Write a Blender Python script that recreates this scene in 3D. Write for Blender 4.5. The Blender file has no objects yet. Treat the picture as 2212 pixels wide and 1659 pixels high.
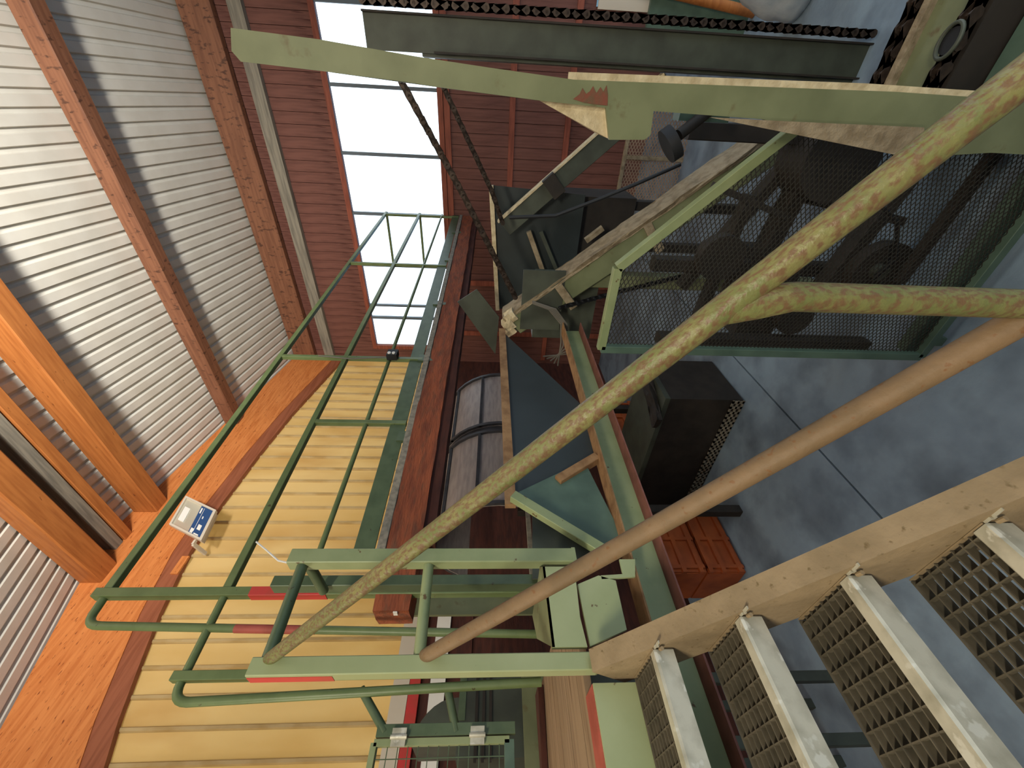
import bpy, math, random
from mathutils import Vector, Matrix
random.seed(7)
sc = bpy.context.scene
COL = sc.collection
EYE = 2.95                       # eye height above the floor; all code below works in heights relative to the eye

# ------------------------------------------------------------------ camera, sky, light, exposure
YAW, PITCH, ROLL, FPX = math.radians(36.1), math.radians(2.9), math.radians(1.1), 840.0
FW = Vector((-math.sin(YAW) * math.cos(PITCH), math.cos(YAW) * math.cos(PITCH), -math.sin(PITCH)))
R0 = Vector((math.cos(YAW), math.sin(YAW), 0)); U0 = R0.cross(FW)
RT = math.cos(ROLL) * R0 + math.sin(ROLL) * U0
UP = -math.sin(ROLL) * R0 + math.cos(ROLL) * U0
cam = bpy.data.cameras.new('camera'); camo = bpy.data.objects.new('camera', cam); COL.objects.link(camo)
cam.sensor_fit = 'HORIZONTAL'; cam.sensor_width = 36; cam.lens = 36 * FPX / 2212; cam.clip_start = 0.02
m = Matrix((( -UP.x, RT.x, -FW.x, 0), (-UP.y, RT.y, -FW.y, 0), (-UP.z, RT.z, -FW.z, EYE), (0, 0, 0, 1)))
camo.matrix_world = m
sc.camera = camo
w = bpy.data.worlds.new('overcast_sky'); sc.world = w; w.use_nodes = True
w.node_tree.nodes['Background'].inputs[0].default_value = (0.80, 0.91, 1.0, 1)
w.node_tree.nodes['Background'].inputs[1].default_value = 3.1
sc.view_settings.view_transform = 'Standard'; sc.view_settings.look = 'None'
sc.view_settings.gamma = 1; sc.view_settings.use_curve_mapping = False
sc.view_settings.exposure = -0.05

def area_light(name, loc, target, size, power, col, sy=None, spread=180):
    l = bpy.data.lights.new(name, 'AREA'); l.energy = power; l.color = col; l.shape = 'RECTANGLE'; l.size = size; l.size_y = sy or size; l.spread = math.radians(spread)
    o = bpy.data.objects.new(name, l); COL.objects.link(o)
    o.location = (loc[0], loc[1], loc[2] + EYE)
    o.rotation_euler = (Vector(target) - Vector(loc)).to_track_quat('-Z', 'Y').to_euler()
    return o
# added warm fill lights, unseen: roof from below, stair head and railing from behind
area_light('roof_fill_light', (2.0, 0.2, 2.9), (-1.7, 3.9, 6.6), 1.0, 390, (1.0, 0.94, 0.84), 0.6, 100)
area_light('hall_fill_light', (1.2, -3.3, 2.3), (-1.7, 0.6, 0.1), 1.4, 225, (1.0, 0.90, 0.70), 0.5)

area_light('hall_fill_light', (-3.4, -3.3, 2.3), (-2.5, 1.0, 0.8), 1.4, 75, (1.0, 0.90, 0.70), 0.5)  # added fill for the railing and yellow wall, no fixture there
# ------------------------------------------------------------------ pixel helpers: a photo point on a given world plane
def ray(px, py): return FW + (829.5 - py) / FPX * RT + (1106 - px) / FPX * UP
def at(px, py, x=None, y=None, z=None, d=None):
    r = ray(px, py)
    if x is not None: return r * (x / r.x)
    if y is not None: return r * (y / r.y)
    if z is not None: return r * (z / r.z)
    return r * d
V = lambda *a: Vector(a)

# ------------------------------------------------------------------ materials
def lin(c):
    return tuple(((v / 255) / 12.92 if v <= 10 else (((v / 255) + 0.055) / 1.055) ** 2.4) for v in c) + (1,)
MATS = {}
def mat(name, c1, c2=None, scale=8, stretch=(1, 1, 1), rough=0.6, metal=0.0, bump=0.0, detail=5, lo=0.4, hi=0.65, c3=None, lo3=0.62, hi3=0.66, scale3=25, spec=0.4, bscale=None, transl=0.0, stretch3=None):
    mt = bpy.data.materials.new(name); mt.use_nodes = True; MATS[name] = mt
    nt = mt.node_tree; N = nt.nodes; L = nt.links
    b = N['Principled BSDF']; b.inputs['Roughness'].default_value = rough; b.inputs['Metallic'].default_value = metal
    b.inputs['Specular IOR Level'].default_value = spec
    tc = N.new('ShaderNodeTexCoord'); mp = N.new('ShaderNodeMapping'); L.new(tc.outputs['Object'], mp.inputs[0])
    mp.inputs['Scale'].default_value = stretch
    col = None
    def noise(sc_, det, mpn):
        n = N.new('ShaderNodeTexNoise'); n.inputs['Scale'].default_value = sc_; n.inputs['Detail'].default_value = det
        L.new(mpn.outputs[0], n.inputs['Vector']); return n
    n1 = noise(scale, detail, mp)
    if c2:
        rp = N.new('ShaderNodeMapRange'); rp.inputs['From Min'].default_value = lo; rp.inputs['From Max'].default_value = hi
        L.new(n1.outputs['Fac'], rp.inputs['Value'])
        mx = N.new('ShaderNodeMix'); mx.data_type = 'RGBA'; mx.inputs[6].default_value = lin(c1); mx.inputs[7].default_value = lin(c2)
        L.new(rp.outputs[0], mx.inputs[0]); col = mx.outputs[2]
        if c3:
            mp3 = N.new('ShaderNodeMapping'); L.new(tc.outputs['Object'], mp3.inputs[0]); mp3.inputs['Scale'].default_value = stretch3 or stretch
            n3 = noise(scale3, 4, mp3)
            r3 = N.new('ShaderNodeMapRange'); r3.inputs['From Min'].default_value = lo3; r3.inputs['From Max'].default_value = hi3
            L.new(n3.outputs['Fac'], r3.inputs['Value'])
            m3 = N.new('ShaderNodeMix'); m3.data_type = 'RGBA'; m3.inputs[7].default_value = lin(c3)
            L.new(r3.outputs[0], m3.inputs[0]); L.new(col, m3.inputs[6]); col = m3.outputs[2]
        L.new(col, b.inputs['Base Color'])
    else:
        b.inputs['Base Color'].default_value = lin(c1)
    if bump:
        bn = noise(bscale or scale * 2, 5, mp)
        bp = N.new('ShaderNodeBump'); bp.inputs['Strength'].default_value = bump; bp.inputs['Distance'].default_value = 0.02
        L.new(bn.outputs['Fac'], bp.inputs['Height']); L.new(bp.outputs[0], b.inputs['Normal'])
    if transl:
        t = N.new('ShaderNodeBsdfTranslucent'); mxs = N.new('ShaderNodeMixShader'); mxs.inputs[0].default_value = transl
        if col: L.new(col, t.inputs['Color'])
        else: t.inputs['Color'].default_value = lin(c1)
        L.new(b.outputs[0], mxs.inputs[1]); L.new(t.outputs[0], mxs.inputs[2])
        L.new(mxs.outputs[0], N['Material Output'].inputs['Surface'])
    return mt
GREEN = mat('sage_green_paint', (138, 148, 108), (124, 136, 96), 6, rough=0.5, bump=0.08, c3=(92, 72, 44), lo3=0.68, hi3=0.72, scale3=22)
GREENL = mat('pale_green_paint', (160, 168, 126), (150, 159, 116), 4, rough=0.5, bump=0.05, c3=(96, 76, 50), lo3=0.72, hi3=0.75, scale3=16)
GREEND = mat('dark_green_paint', (82, 98, 72), (70, 86, 62), 8, rough=0.45, bump=0.06, c3=(60, 52, 36), lo3=0.70, hi3=0.74)
RAILG = mat('railing_green_paint', (102, 118, 76), (92, 108, 68), 9, rough=0.42, bump=0.05, c3=(70, 62, 40), lo3=0.70, hi3=0.74)
TEALG = mat('blue_green_paint', (84, 106, 92), (70, 90, 78), 5, rough=0.5, bump=0.05)
OLIVE = mat('olive_paint', (118, 124, 92), (104, 110, 80), 5, rough=0.55, bump=0.08, c3=(96, 84, 56), lo3=0.62, hi3=0.72, scale3=9)
RUSTRAIL = mat('worn_handrail_paint', (124, 120, 74), (104, 110, 64), 12, rough=0.45, bump=0.2, bscale=80, c3=(108, 84, 58), lo3=0.44, hi3=0.60, scale3=210, stretch3=(0.32, 1, 0.4))
BROWNRAIL = mat('dusty_brown_handrail', (126, 102, 74), (110, 90, 64), 10, rough=0.6, bump=0.15, bscale=70, c3=(118, 84, 52), lo3=0.62, hi3=0.68, scale3=60)
STRING = mat('dusty_stringer_paint', (150, 130, 100), (132, 114, 86), 9, rough=0.7, bump=0.15, bscale=60, c3=(110, 92, 62), lo3=0.62, hi3=0.70, scale3=40)
RED = mat('red_paint', (196, 58, 58), (180, 66, 58), 9, rough=0.45)
REDD = mat('faded_red_paint', (170, 84, 72), (150, 72, 60), 9, rough=0.6, bump=0.1)
GLULAM = mat('orange_glulam', (212, 134, 74), (192, 112, 56), 3, (8, 0.7, 8), rough=0.55, bump=0.05, c3=(126, 60, 28), lo3=0.62, hi3=0.70, scale3=9, stretch3=(3, 1.3, 5))
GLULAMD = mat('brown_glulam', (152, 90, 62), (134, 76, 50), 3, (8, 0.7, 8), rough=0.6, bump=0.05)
PURLIN = mat('purlin_wood', (132, 88, 64), (112, 72, 52), 3, (0.6, 8, 8), rough=0.6, bump=0.06, c3=(82, 52, 38), lo3=0.58, hi3=0.66, scale3=7, stretch3=(2.6, 1.2, 1.2))
PURLINL = mat('fresh_purlin_wood', (178, 112, 58), (158, 94, 46), 3, (0.6, 8, 8), rough=0.55, bump=0.05, c3=(120, 68, 34), lo3=0.68, hi3=0.74, scale3=5, stretch3=(1.6, 4, 4))
GREYWOOD = mat('grey_weathered_wood', (142, 136, 122), (112, 108, 98), 3, (0.6, 8, 8), rough=0.8, bump=0.1)
SHEET = mat('coated_metal_sheet', (206, 204, 196), (196, 193, 184), 2, rough=0.38, spec=0.5)
FIBER = mat('yellow_fibreglass', (228, 202, 150), (220, 190, 132), 1.6, (1, 1, 0.35), rough=0.4, transl=0.5, c3=(210, 174, 114), lo3=0.52, hi3=0.75, scale3=1.2)
FIBERR = mat('yellow_fibreglass_rib', (226, 200, 148), (210, 178, 120), 6, (1, 1, 0.5), rough=0.45, transl=0.35)
BOARD = mat('red_brown_board', (120, 78, 68), (102, 64, 56), 2.5, (9, 9, 0.7), rough=0.7, bump=0.12, c3=(78, 40, 32), lo3=0.60, hi3=0.72, scale3=3, stretch3=(6, 6, 0.6))
BOARDT = mat('window_trim_wood', (150, 82, 62), (124, 64, 48), 3, (1, 8, 8), rough=0.65, bump=0.05)
MULL = mat('grey_mullion', (98, 110, 120), rough=0.5)
TIMBER = mat('dirty_red_timber', (150, 80, 50), (116, 60, 40), 4, (4, 0.8, 4), rough=0.85, bump=0.5, bscale=18, c3=(104, 66, 48), lo3=0.5, hi3=0.75, scale3=7)
REDDK = mat('dusty_dark_red_paint', (132, 84, 74), (114, 72, 62), 12, rough=0.7, bump=0.1)
RUSTM = mat('red_brown_rust', (118, 68, 52), (100, 76, 56), 40, rough=0.8, bump=0.1)
TIMBERD = mat('dark_timber_and_shade', (82, 44, 34), (62, 34, 28), 4, (4, 0.8, 4), rough=0.85, bump=0.3)  # dark wood; also stands for shade on the wedge, underside and lower wall
GALV = mat('galvanised_steel', (196, 192, 174), (160, 156, 138), 14, rough=0.42, metal=0.25, bump=0.05, c3=(206, 204, 190), lo3=0.58, hi3=0.62, scale3=18)
GRATE = mat('dusty_grating', (104, 96, 80), (84, 78, 64), 20, rough=0.7, metal=0.2)
CONC = mat('blue_grey_concrete', (142, 164, 184), (128, 148, 168), 3, rough=0.75, bump=0.12, bscale=30, c3=(98, 112, 128), lo3=0.46, hi3=0.74, scale3=2.2)
STEELD = mat('dark_grey_green_steel', (70, 76, 66), (58, 62, 54), 5, rough=0.55, bump=0.05)
STEELB = mat('blue_black_steel', (44, 52, 54), (38, 45, 46), 3, rough=0.5)
DUST = mat('dusty_steel', (150, 136, 112), (120, 106, 84), 14, rough=0.9, bump=0.5, bscale=40)
DUST_LIGHT = mat('pale_dust_and_light', (206, 192, 160), (178, 162, 130), 18, rough=0.9, bump=0.4, bscale=40)  # pale dust, also the light painted on bright flanges and the gusset
RUSTE = mat('rusty_brown_edge', (150, 116, 80), (122, 90, 60), 14, rough=0.85, bump=0.2, bscale=50)
CHAIN = mat('oily_chain_steel', (74, 62, 54), (54, 46, 42), 30, rough=0.5, metal=0.5)
BLACK = mat('black_rubber', (26, 28, 32), rough=0.6)
DARKM = mat('dark_machine_steel', (48, 42, 37), (36, 32, 28), 6, rough=0.7, bump=0.15)
ORANGE = mat('orange_plastic', (178, 90, 44), (156, 76, 38), 5, rough=0.5)
DRUM = mat('grey_drum_plate', (168, 156, 150), (148, 138, 134), 5, (1, 1, 6), rough=0.5, metal=0.2, bump=0.05)
BAND = mat('dark_drum_band', (70, 70, 74), (58, 56, 58), 8, rough=0.5, metal=0.3)
WHITE = mat('white_plastic', (232, 230, 224), rough=0.5)
GREYP = mat('grey_lamp_housing', (206, 196, 180), rough=0.45)
REFL = mat('lamp_reflector', (236, 232, 214), rough=0.2, metal=0.6)
BLUE = mat('blue_label', (40, 74, 122), rough=0.4)
LBLUE = mat('light_blue_panel', (150, 196, 222), (140, 186, 214), 4, rough=0.5)
MESH = mat('dark_expanded_metal', (52, 50, 44), rough=0.6, metal=0.3)
MESHL = mat('pale_expanded_metal', (150, 128, 108), rough=0.6, metal=0.2)
PLANK = mat('worn_platform_plank', (148, 124, 98), (132, 108, 84), 3, (8, 0.6, 8), rough=0.75, bump=0.08, c3=(104, 78, 56), lo3=0.6, hi3=0.75, scale3=4, stretch3=(6, 0.5, 6))
CABLE = mat('grey_cable', (104, 100, 92), rough=0.6)
BAG = mat('pale_sacking', (196, 206, 214), (168, 182, 196), 5, rough=0.8, bump=0.3)
TAN = mat('tan_fabric', (190, 160, 122), (170, 140, 104), 5, rough=0.8, bump=0.3)
GLASS = bpy.data.materials.new('window_glass'); GLASS.use_nodes = True
_n = GLASS.node_tree.nodes; _l = GLASS.node_tree.links
_tr = _n.new('ShaderNodeBsdfTransparent'); _gl = _n.new('ShaderNodeBsdfGlossy'); _gl.inputs['Roughness'].default_value = 0.02
_mx = _n.new('ShaderNodeMixShader'); _fr = _n.new('ShaderNodeFresnel'); _fr.inputs[0].default_value = 1.45
_tr.inputs[0].default_value = (0.95, 0.97, 0.98, 1)
_l.new(_fr.outputs[0], _mx.inputs[0]); _l.new(_tr.outputs[0], _mx.inputs[1]); _l.new(_gl.outputs[0], _mx.inputs[2])
_l.new(_mx.outputs[0], _n['Material Output'].inputs['Surface'])

# ------------------------------------------------------------------ geometry helpers
class G:
    def __init__(s): s.v = []; s.f = []
    def add(s, vs, fs):
        o = len(s.v); s.v += [Vector(p) for p in vs]; s.f += [tuple(i + o for i in f) for f in fs]; return s
    def box(s, a, b):
        (x0, y0, z0), (x1, y1, z1) = a, b
        x0, x1 = sorted((x0, x1)); y0, y1 = sorted((y0, y1)); z0, z1 = sorted((z0, z1))
        return s.add([(x0,y0,z0),(x1,y0,z0),(x1,y1,z0),(x0,y1,z0),(x0,y0,z1),(x1,y0,z1),(x1,y1,z1),(x0,y1,z1)],
                     [(0,3,2,1),(4,5,6,7),(0,1,5,4),(1,2,6,5),(2,3,7,6),(3,0,4,7)])
    def sect(s, p0, p1, pts, up=(0, 0, 1), closed=True, cap=True):      # a 2-D section (side, up) swept from p0 to p1
        p0, p1 = Vector(p0), Vector(p1); ax = (p1 - p0).normalized(); up = Vector(up)
        side = ax.cross(up).normalized(); u = side.cross(ax).normalized(); n = len(pts)
        vs = [p0 + side * a + u * b for a, b in pts] + [p1 + side * a + u * b for a, b in pts]
        fs = [(i, (i + 1) % n, n + (i + 1) % n, n + i) for i in range(n if closed else n - 1)]
        if cap and closed: fs += [tuple(range(n - 1, -1, -1)), tuple(range(n, 2 * n))]
        return s.add(vs, fs)
    def bar(s, p0, p1, w, h, up=(0, 0, 1)):
        w /= 2; h /= 2; c = min(w, h) * 0.12
        return s.sect(p0, p1, [(-w + c, -h), (w - c, -h), (w, -h + c), (w, h - c), (w - c, h), (-w + c, h), (-w, h - c), (-w, -h + c)], up)
    def tube(s, pts, r, n=12, cap=True):
        pts = [Vector(p) for p in pts]; k = len(pts); o = len(s.v)
        t = [(pts[min(i + 1, k - 1)] - pts[max(i - 1, 0)]).normalized() for i in range(k)]
        a = t[0].orthogonal().normalized()
        for i in range(k):
            a = (a - t[i] * a.dot(t[i])).normalized(); b = t[i].cross(a)
            rr = r[i] if isinstance(r, (list, tuple)) else r
            for j in range(n):
                th = 2 * math.pi * j / n; s.v.append(pts[i] + (a * math.cos(th) + b * math.sin(th)) * rr)
        for i in range(k - 1):
            for j in range(n):
                s.f.append((o + i * n + j, o + i * n + (j + 1) % n, o + (i + 1) * n + (j + 1) % n, o + (i + 1) * n + j))
        if cap:
            s.f.append(tuple(o + j for j in range(n - 1, -1, -1))); s.f.append(tuple(o + (k - 1) * n + j for j in range(n)))
        return s
    def slab(s, poly, th):                                                # a polygon in space given a thickness vector
        poly = [Vector(p) for p in poly]; th = Vector(th); n = len(poly)
        fs = [(i, (i + 1) % n, n + (i + 1) % n, n + i) for i in range(n)] + [tuple(range(n - 1, -1, -1)), tuple(range(n, 2 * n))]
        return s.add(poly + [p + th for p in poly], fs)
    def rough(s, p0, p1, w, h, seg, amp, up=(0, 0, 1), rnd=None, m=3):                 # an uneven timber: rings of jittered section points
        rnd = rnd or random; p0, p1 = Vector(p0), Vector(p1); ax = (p1 - p0); L = ax.length; ax.normalize(); up = Vector(up)
        side = ax.cross(up).normalized(); u = side.cross(ax).normalized(); ring = []
        for e, (ca, cb) in enumerate((((-1, -1), (1, -1)), ((1, -1), (1, 1)), ((1, 1), (-1, 1)), ((-1, 1), (-1, -1)))):
            for q in range(m): ring.append((ca[0] + (cb[0] - ca[0]) * q / m, ca[1] + (cb[1] - ca[1]) * q / m))
        n = len(ring); o = len(s.v); drift = [0.0] * n
        for i in range(seg + 1):
            c = p0 + ax * (L * i / seg)
            for j, (a, b) in enumerate(ring):
                drift[j] = drift[j] * 0.7 + rnd.uniform(-amp, amp) * 0.7
                s.v.append(c + side * (a * w / 2 + drift[j]) + u * (b * h / 2 + drift[j]))
        for i in range(seg):
            for j in range(n): s.f.append((o + i * n + j, o + i * n + (j + 1) % n, o + (i + 1) * n + (j + 1) % n, o + (i + 1) * n + j))
        s.f.append(tuple(o + j for j in range(n - 1, -1, -1))); s.f.append(tuple(o + seg * n + j for j in range(n)))
        return s

def base_of(o):
    b = Vector((0, 0, 0))
    while o: b += o.location; o = o.parent
    return b
def build(g, name, mt, parent=None, smooth=False, loc=None):
    """link g as one mesh; loc = own origin (eye-relative) else the parent's"""
    off = Vector((0, 0, EYE)); pb = base_of(parent)
    org = (Vector(loc) + off) if loc is not None else pb
    me = bpy.data.meshes.new(name); me.from_pydata([tuple(v + off - org) for v in g.v], [], g.f); me.materials.append(mt)
    if smooth: me.polygons.foreach_set('use_smooth', [True] * len(me.polygons))
    me.update(); o = bpy.data.objects.new(name, me); COL.objects.link(o); o.parent = parent; o.location = org - pb
    if smooth == 'auto':
        me.polygons.foreach_set('use_smooth', [True] * len(me.polygons))
        try: me.set_sharp_from_angle(angle=math.radians(40))
        except Exception: pass
    return o
def tag(o, label=None, cat=None, group=None, kind=None):
    if label: o['label'] = label
    if cat: o['category'] = cat
    if group: o['group'] = group
    if kind: o['kind'] = kind
    return o
def thing(name, loc, label, cat, group=None, kind=None):
    o = bpy.data.objects.new(name, None); COL.objects.link(o); o.empty_display_size = 0.1
    o.location = Vector(loc) + Vector((0, 0, EYE)); return tag(o, label, cat, group, kind)
def sub(name, parent, loc):                                             # an Empty for a part that has pieces
    o = bpy.data.objects.new(name, None); COL.objects.link(o); o.parent = parent; o.empty_display_size = 0.05
    o.location = Vector(loc) + Vector((0, 0, EYE)) - base_of(parent); return o
def copy_of(o, parent, loc):
    c = o.copy(); COL.objects.link(c); c.parent = parent; c.location = loc; return c
FLOOR = -2.95
# ================================================================== SETTING
WX, WY = -5.73, 9.0                   # face of the gable beam; face of the window wall
RIDGE_Y, RIDGE_Z = 3.6, 5.95
def roof_z(y): return RIDGE_Z - (0.132 * (y - RIDGE_Y) if y > RIDGE_Y else 0.31 * (RIDGE_Y - y))
XR = 5.5                              # open side of the hall
# floor: concrete slabs with an open joint
fl = thing('floor', (0, 0, FLOOR), 'blue-grey concrete hall floor with straight joints between the slabs', None, kind='structure')
for a, b in ((-9.0, -2.425), (-2.405, 2.6), (2.62, 12.0)):
    build(G().box((a, -12, FLOOR - 0.2), (b, 9.6, FLOOR)), 'floor_slab', CONC, fl)
gr = build(G().box((-60, -60, FLOOR - 0.6), (60, 60, FLOOR - 0.22)), 'ground', CONC); tag(gr, 'grey yard ground around the hall', None, None, 'structure')
# far wall with vertical boards and a clerestory window band
wb = thing('wall_back', (0, WY, FLOOR), 'red-brown vertical board wall with a long clerestory window band', None, kind='structure')
WZ0, WZ1 = 1.12, 3.06
WX0, WX1 = -5.36, 3.45
bw = 0.2; proto = {}
def board(x, z0, z1, j):
    key = (round(z0, 2), round(z1, 2))
    if key not in proto:
        proto[key] = build(G().box((x + 0.004, WY, z0), (x + bw - 0.004, WY + 0.03, z1)), 'wall_board', BOARD, wb, loc=(x, WY, z0))
        return
    o = proto[key]; copy_of(o, wb, V(x, j, o.location.z))
n = int((XR + 0.3 + 5.95) / bw)
for i in range(n):
    x = -5.95 + i * bw; j = random.uniform(-0.006, 0.006)
    if x + bw / 2 < WX0 - 0.05 or x + bw / 2 > WX1 + 0.05: board(x, FLOOR, 5.3, j)
    else: board(x, WZ1, 5.3, j); board(x, FLOOR, WZ0, j)
for a, b in (((-6, FLOOR), (XR, WZ0 - 0.02)), ((-6, WZ1 + 0.02), (XR, 5.3)), ((-6, WZ0 - 0.02), (WX0 - 0.02, WZ1 + 0.02)), ((WX1 + 0.02, WZ0 - 0.02), (XR, WZ1 + 0.02))):
    build(G().box((a[0], WY + 0.034, a[1]), (b[0], WY + 0.06, b[1])), 'wall_backing', TIMBERD, wb)
for zc in (-0.28, -1.36, 0.95):
    build(G().box((-5.7, WY - 0.055, zc - 0.055), (XR, WY - 0.006, zc + 0.055)), 'girt', BOARDT, wb)
for xc in (-4.9, -3.55, 0.75):
    build(G().box((xc - 0.06, WY - 0.1, FLOOR), (xc + 0.06, WY - 0.056, WZ0 - 0.12)), 'wall_post', BOARDT, wb)
build(G().box((-5.7, WY - 0.12, 4.2), (XR, WY - 0.01, 4.43)), 'wall_plate', GREYWOOD, wb)
win = thing('window_1', (0, WY, WZ0), 'long clerestory window band of tall bright panes below the eaves', None, kind='structure')
for (a, b) in (((WX0 - 0.1, WZ0 - 0.1), (WX1 + 0.1, WZ0)), ((WX0 - 0.1, WZ1), (WX1 + 0.1, WZ1 + 0.1)), ((WX0 - 0.1, WZ0), (WX0, WZ1)), ((WX1, WZ0), (WX1 + 0.1, WZ1))):
    build(G().box((a[0], WY - 0.05, a[1]), (b[0], WY + 0.06, b[1])), 'window_frame', BOARDT, win)
edges = [WX0, -4.56, -3.22, -2.1, -0.985, 0.09, 1.2, 2.32, WX1]
for e in edges[1:-1]:
    build(G().box((e - 0.03, WY - 0.03, WZ0), (e + 0.03, WY + 0.04, WZ1)), 'mullion', MULL, win)
for a, b in zip(edges, edges[1:]):
    build(G().box((a + 0.03, WY + 0.0, WZ0 + 0.002), (b - 0.03, WY + 0.006, WZ1 - 0.002)), 'pane', GLASS, win)
build(G().box((-4.25, WY - 0.03, WZ0), (-4.2, WY + 0.04, WZ1)), 'mullion', MULL, win)
# gable wall: translucent yellow cladding behind a glulam rake beam
BEAM_BOT = [(9.2, 3.92), (8.58, 4.03), (6.65, 4.36), (5.4, 4.49), (4.27, 4.55), (3.4, 4.53), (2.52, 4.38), (2.0, 4.24), (1.41, 4.07), (0.7, 3.8), (-0.5, 3.33), (-2.0, 2.74), (-4.0, 1.94)]
def beam_bot(y):
    for (a, za), (b, zb) in zip(BEAM_BOT, BEAM_BOT[1:]):
        if b <= y <= a: return zb + (za - zb) * (y - b) / (a - b)
    return BEAM_BOT[-1][1] if y < 0 else BEAM_BOT[0][1]
wl = thing('wall_left', (WX - 0.12, 0, FLOOR), 'yellow translucent ribbed cladding wall under the orange glulam beam', None, kind='structure')
SP = 0.292; WXL = WX - 0.12
k = 0; y = -4.2
while y < 9.0:
    y1 = min(y + SP, 9.02); zt = max(beam_bot(y), beam_bot(y1)) + 0.35; zb = 1.05
    build(G().box((WXL - 0.006, y + 0.001, zb), (WXL, y1 - 0.001, zt)), 'cladding_panel', FIBER, wl)
    build(G().sect((WXL, y1, zb), (WXL, y1, zt), [(-0.028, 0.0), (-0.028, 0.012), (-0.018, 0.034), (0.012, 0.034), (0.024, 0.012), (0.024, 0.0)], up=(1, 0, 0)), 'cladding_rib', FIBERR, wl)
    y += SP
build(G().box((WXL - 0.02, -4.2, FLOOR), (WXL + 0.02, 9.0, 1.05)), 'lower_wall', TIMBERD, wl)  # dark brown wood, its tone also carries the shade low on this wall
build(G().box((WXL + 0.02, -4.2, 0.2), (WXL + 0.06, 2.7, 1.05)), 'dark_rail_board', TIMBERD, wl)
# rake beam
rb = thing('glulam_beam', (WX, 3.6, 4.6), 'deep orange glulam rake beam along the top of the yellow wall', 'beam')
top = [(yy, roof_z(yy) - 0.02) for yy in (-4.0, -2.0, -0.5, 0.7, 2.0, 3.0, 3.6, 4.4, 6.5, 9.0)]
bot = [(yy, zz) for yy, zz in BEAM_BOT if yy <= 9.0]
bot = [(9.0, beam_bot(9.0))] + bot
low = [(yy, zz + 0.24) for yy, zz in bot]
build(G().slab([V(WX, a, b) for a, b in low] + [V(WX, a, b) for a, b in top], (-0.1, 0, 0)), 'beam_body', GLULAM, rb)
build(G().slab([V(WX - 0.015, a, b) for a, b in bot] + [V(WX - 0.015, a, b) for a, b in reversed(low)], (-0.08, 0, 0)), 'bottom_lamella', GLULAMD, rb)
build(G().box((WX - 0.02, 3.05, beam_bot(3.1) + 0.0), (WX + 0.012, 3.32, beam_bot(3.1) + 0.1)), 'splice_board', GLULAM, rb)
# roof: ribbed metal sheets
ce = thing('ceiling', (0, RIDGE_Y, RIDGE_Z), 'pale ribbed metal roof sheets on timber purlins', None, kind='structure')
RP = 0.19
def sheet(x0, nr, ya, yb):
    g = G(); za, zb = roof_z(ya), roof_z(yb); prof = []
    for r in range(nr):
        o = r * RP
        prof += [(o, 0), (o + 0.115, 0), (o + 0.13, 0.04), (o + 0.175, 0.04)]
    prof += [(nr * RP, 0)]
    vs = [V(x0 + a, ya, za + b) for a, b in prof] + [V(x0 + a, yb, zb + b) for a, b in prof]; n = len(prof)
    vs += [v + V(0, 0, 0.004) for v in vs]
    fs = [(i, i + 1, n + i + 1, n + i) for i in range(n - 1)] + [(2 * n + i, 3 * n + i, 3 * n + i + 1, 2 * n + i + 1) for i in range(n - 1)]
    g.add(vs, fs); return g
for half in ((RIDGE_Y + 0.02, WY + 0.5), (-4.4, RIDGE_Y - 0.02)):
    p = None; x = WX - 0.1
    while x < XR:
        if p is None: p = build(sheet(x, 5, *half), 'roof_sheet', SHEET, ce); x0 = x
        else: copy_of(p, ce, p.location + V(x - x0, 0, 0))
        x += 5 * RP
# purlins, parallel to the window wall
def purlin(y, wdt, depth, label, mt, zoff=0.02, x1=None):
    zt = roof_z(y) - 0.004 - zoff
    o = build(G().bar((WX + 0.002, y, zt - depth / 2), (x1 or XR, y, zt - depth / 2), wdt, depth), 'purlin', mt, loc=(WX, y, zt - depth))
    return tag(o, label, 'beam', 'roof purlins')
purlin(8.91, 0.14, 0.54, 'broad brown purlin nearest the window wall', PURLIN, 0.03)
purlin(6.36, 0.24, 0.26, 'rough brown purlin crossing the middle of the metal roof', PURLIN)
purlin(4.22, 0.26, 0.38, 'bright orange purlin just below the ridge', PURLINL)
purlin(3.66, 0.14, 0.3, 'orange purlin at the ridge with a grey plank beside it', PURLINL, 0.05)
purlin(3.50, 0.14, 0.24, 'grey weathered plank alongside the ridge purlin', GREYWOOD, 0.07)
purlin(3.08, 0.30, 0.3, 'wide orange purlin on the near side of the ridge', PURLINL, 0.05)
build(G().sect((WX - 0.1, RIDGE_Y, RIDGE_Z + 0.06), (XR, RIDGE_Y, RIDGE_Z + 0.06), [(-0.3, -0.09), (0, 0), (0.3, -0.04), (0.3, -0.03), (0, 0.01), (-0.3, -0.08)]), 'ridge_cap', SHEET, ce)
# wall behind and beside the camera, with the hall open to the yard on one side
wr_ = thing('wall_right', (XR, 4, FLOOR), 'board wall on the yard side with a wide doorway', None, kind='structure')
for a, b in (((8.2, FLOOR), (WY + 0.5, 5.4)), ((-4.4, 0.6), (8.2, 5.4))):
    build(G().box((XR, a[0], a[1]), (XR + 0.1, b[0], b[1])), 'wall_section', BOARD, wr_)
build(G().box((WX - 0.2, -4.6, FLOOR), (XR, -4.4, 3.4)), 'wall_front', BOARD); tag(bpy.data.objects['wall_front'], 'board wall behind the stairs', None, None, 'structure')
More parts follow.
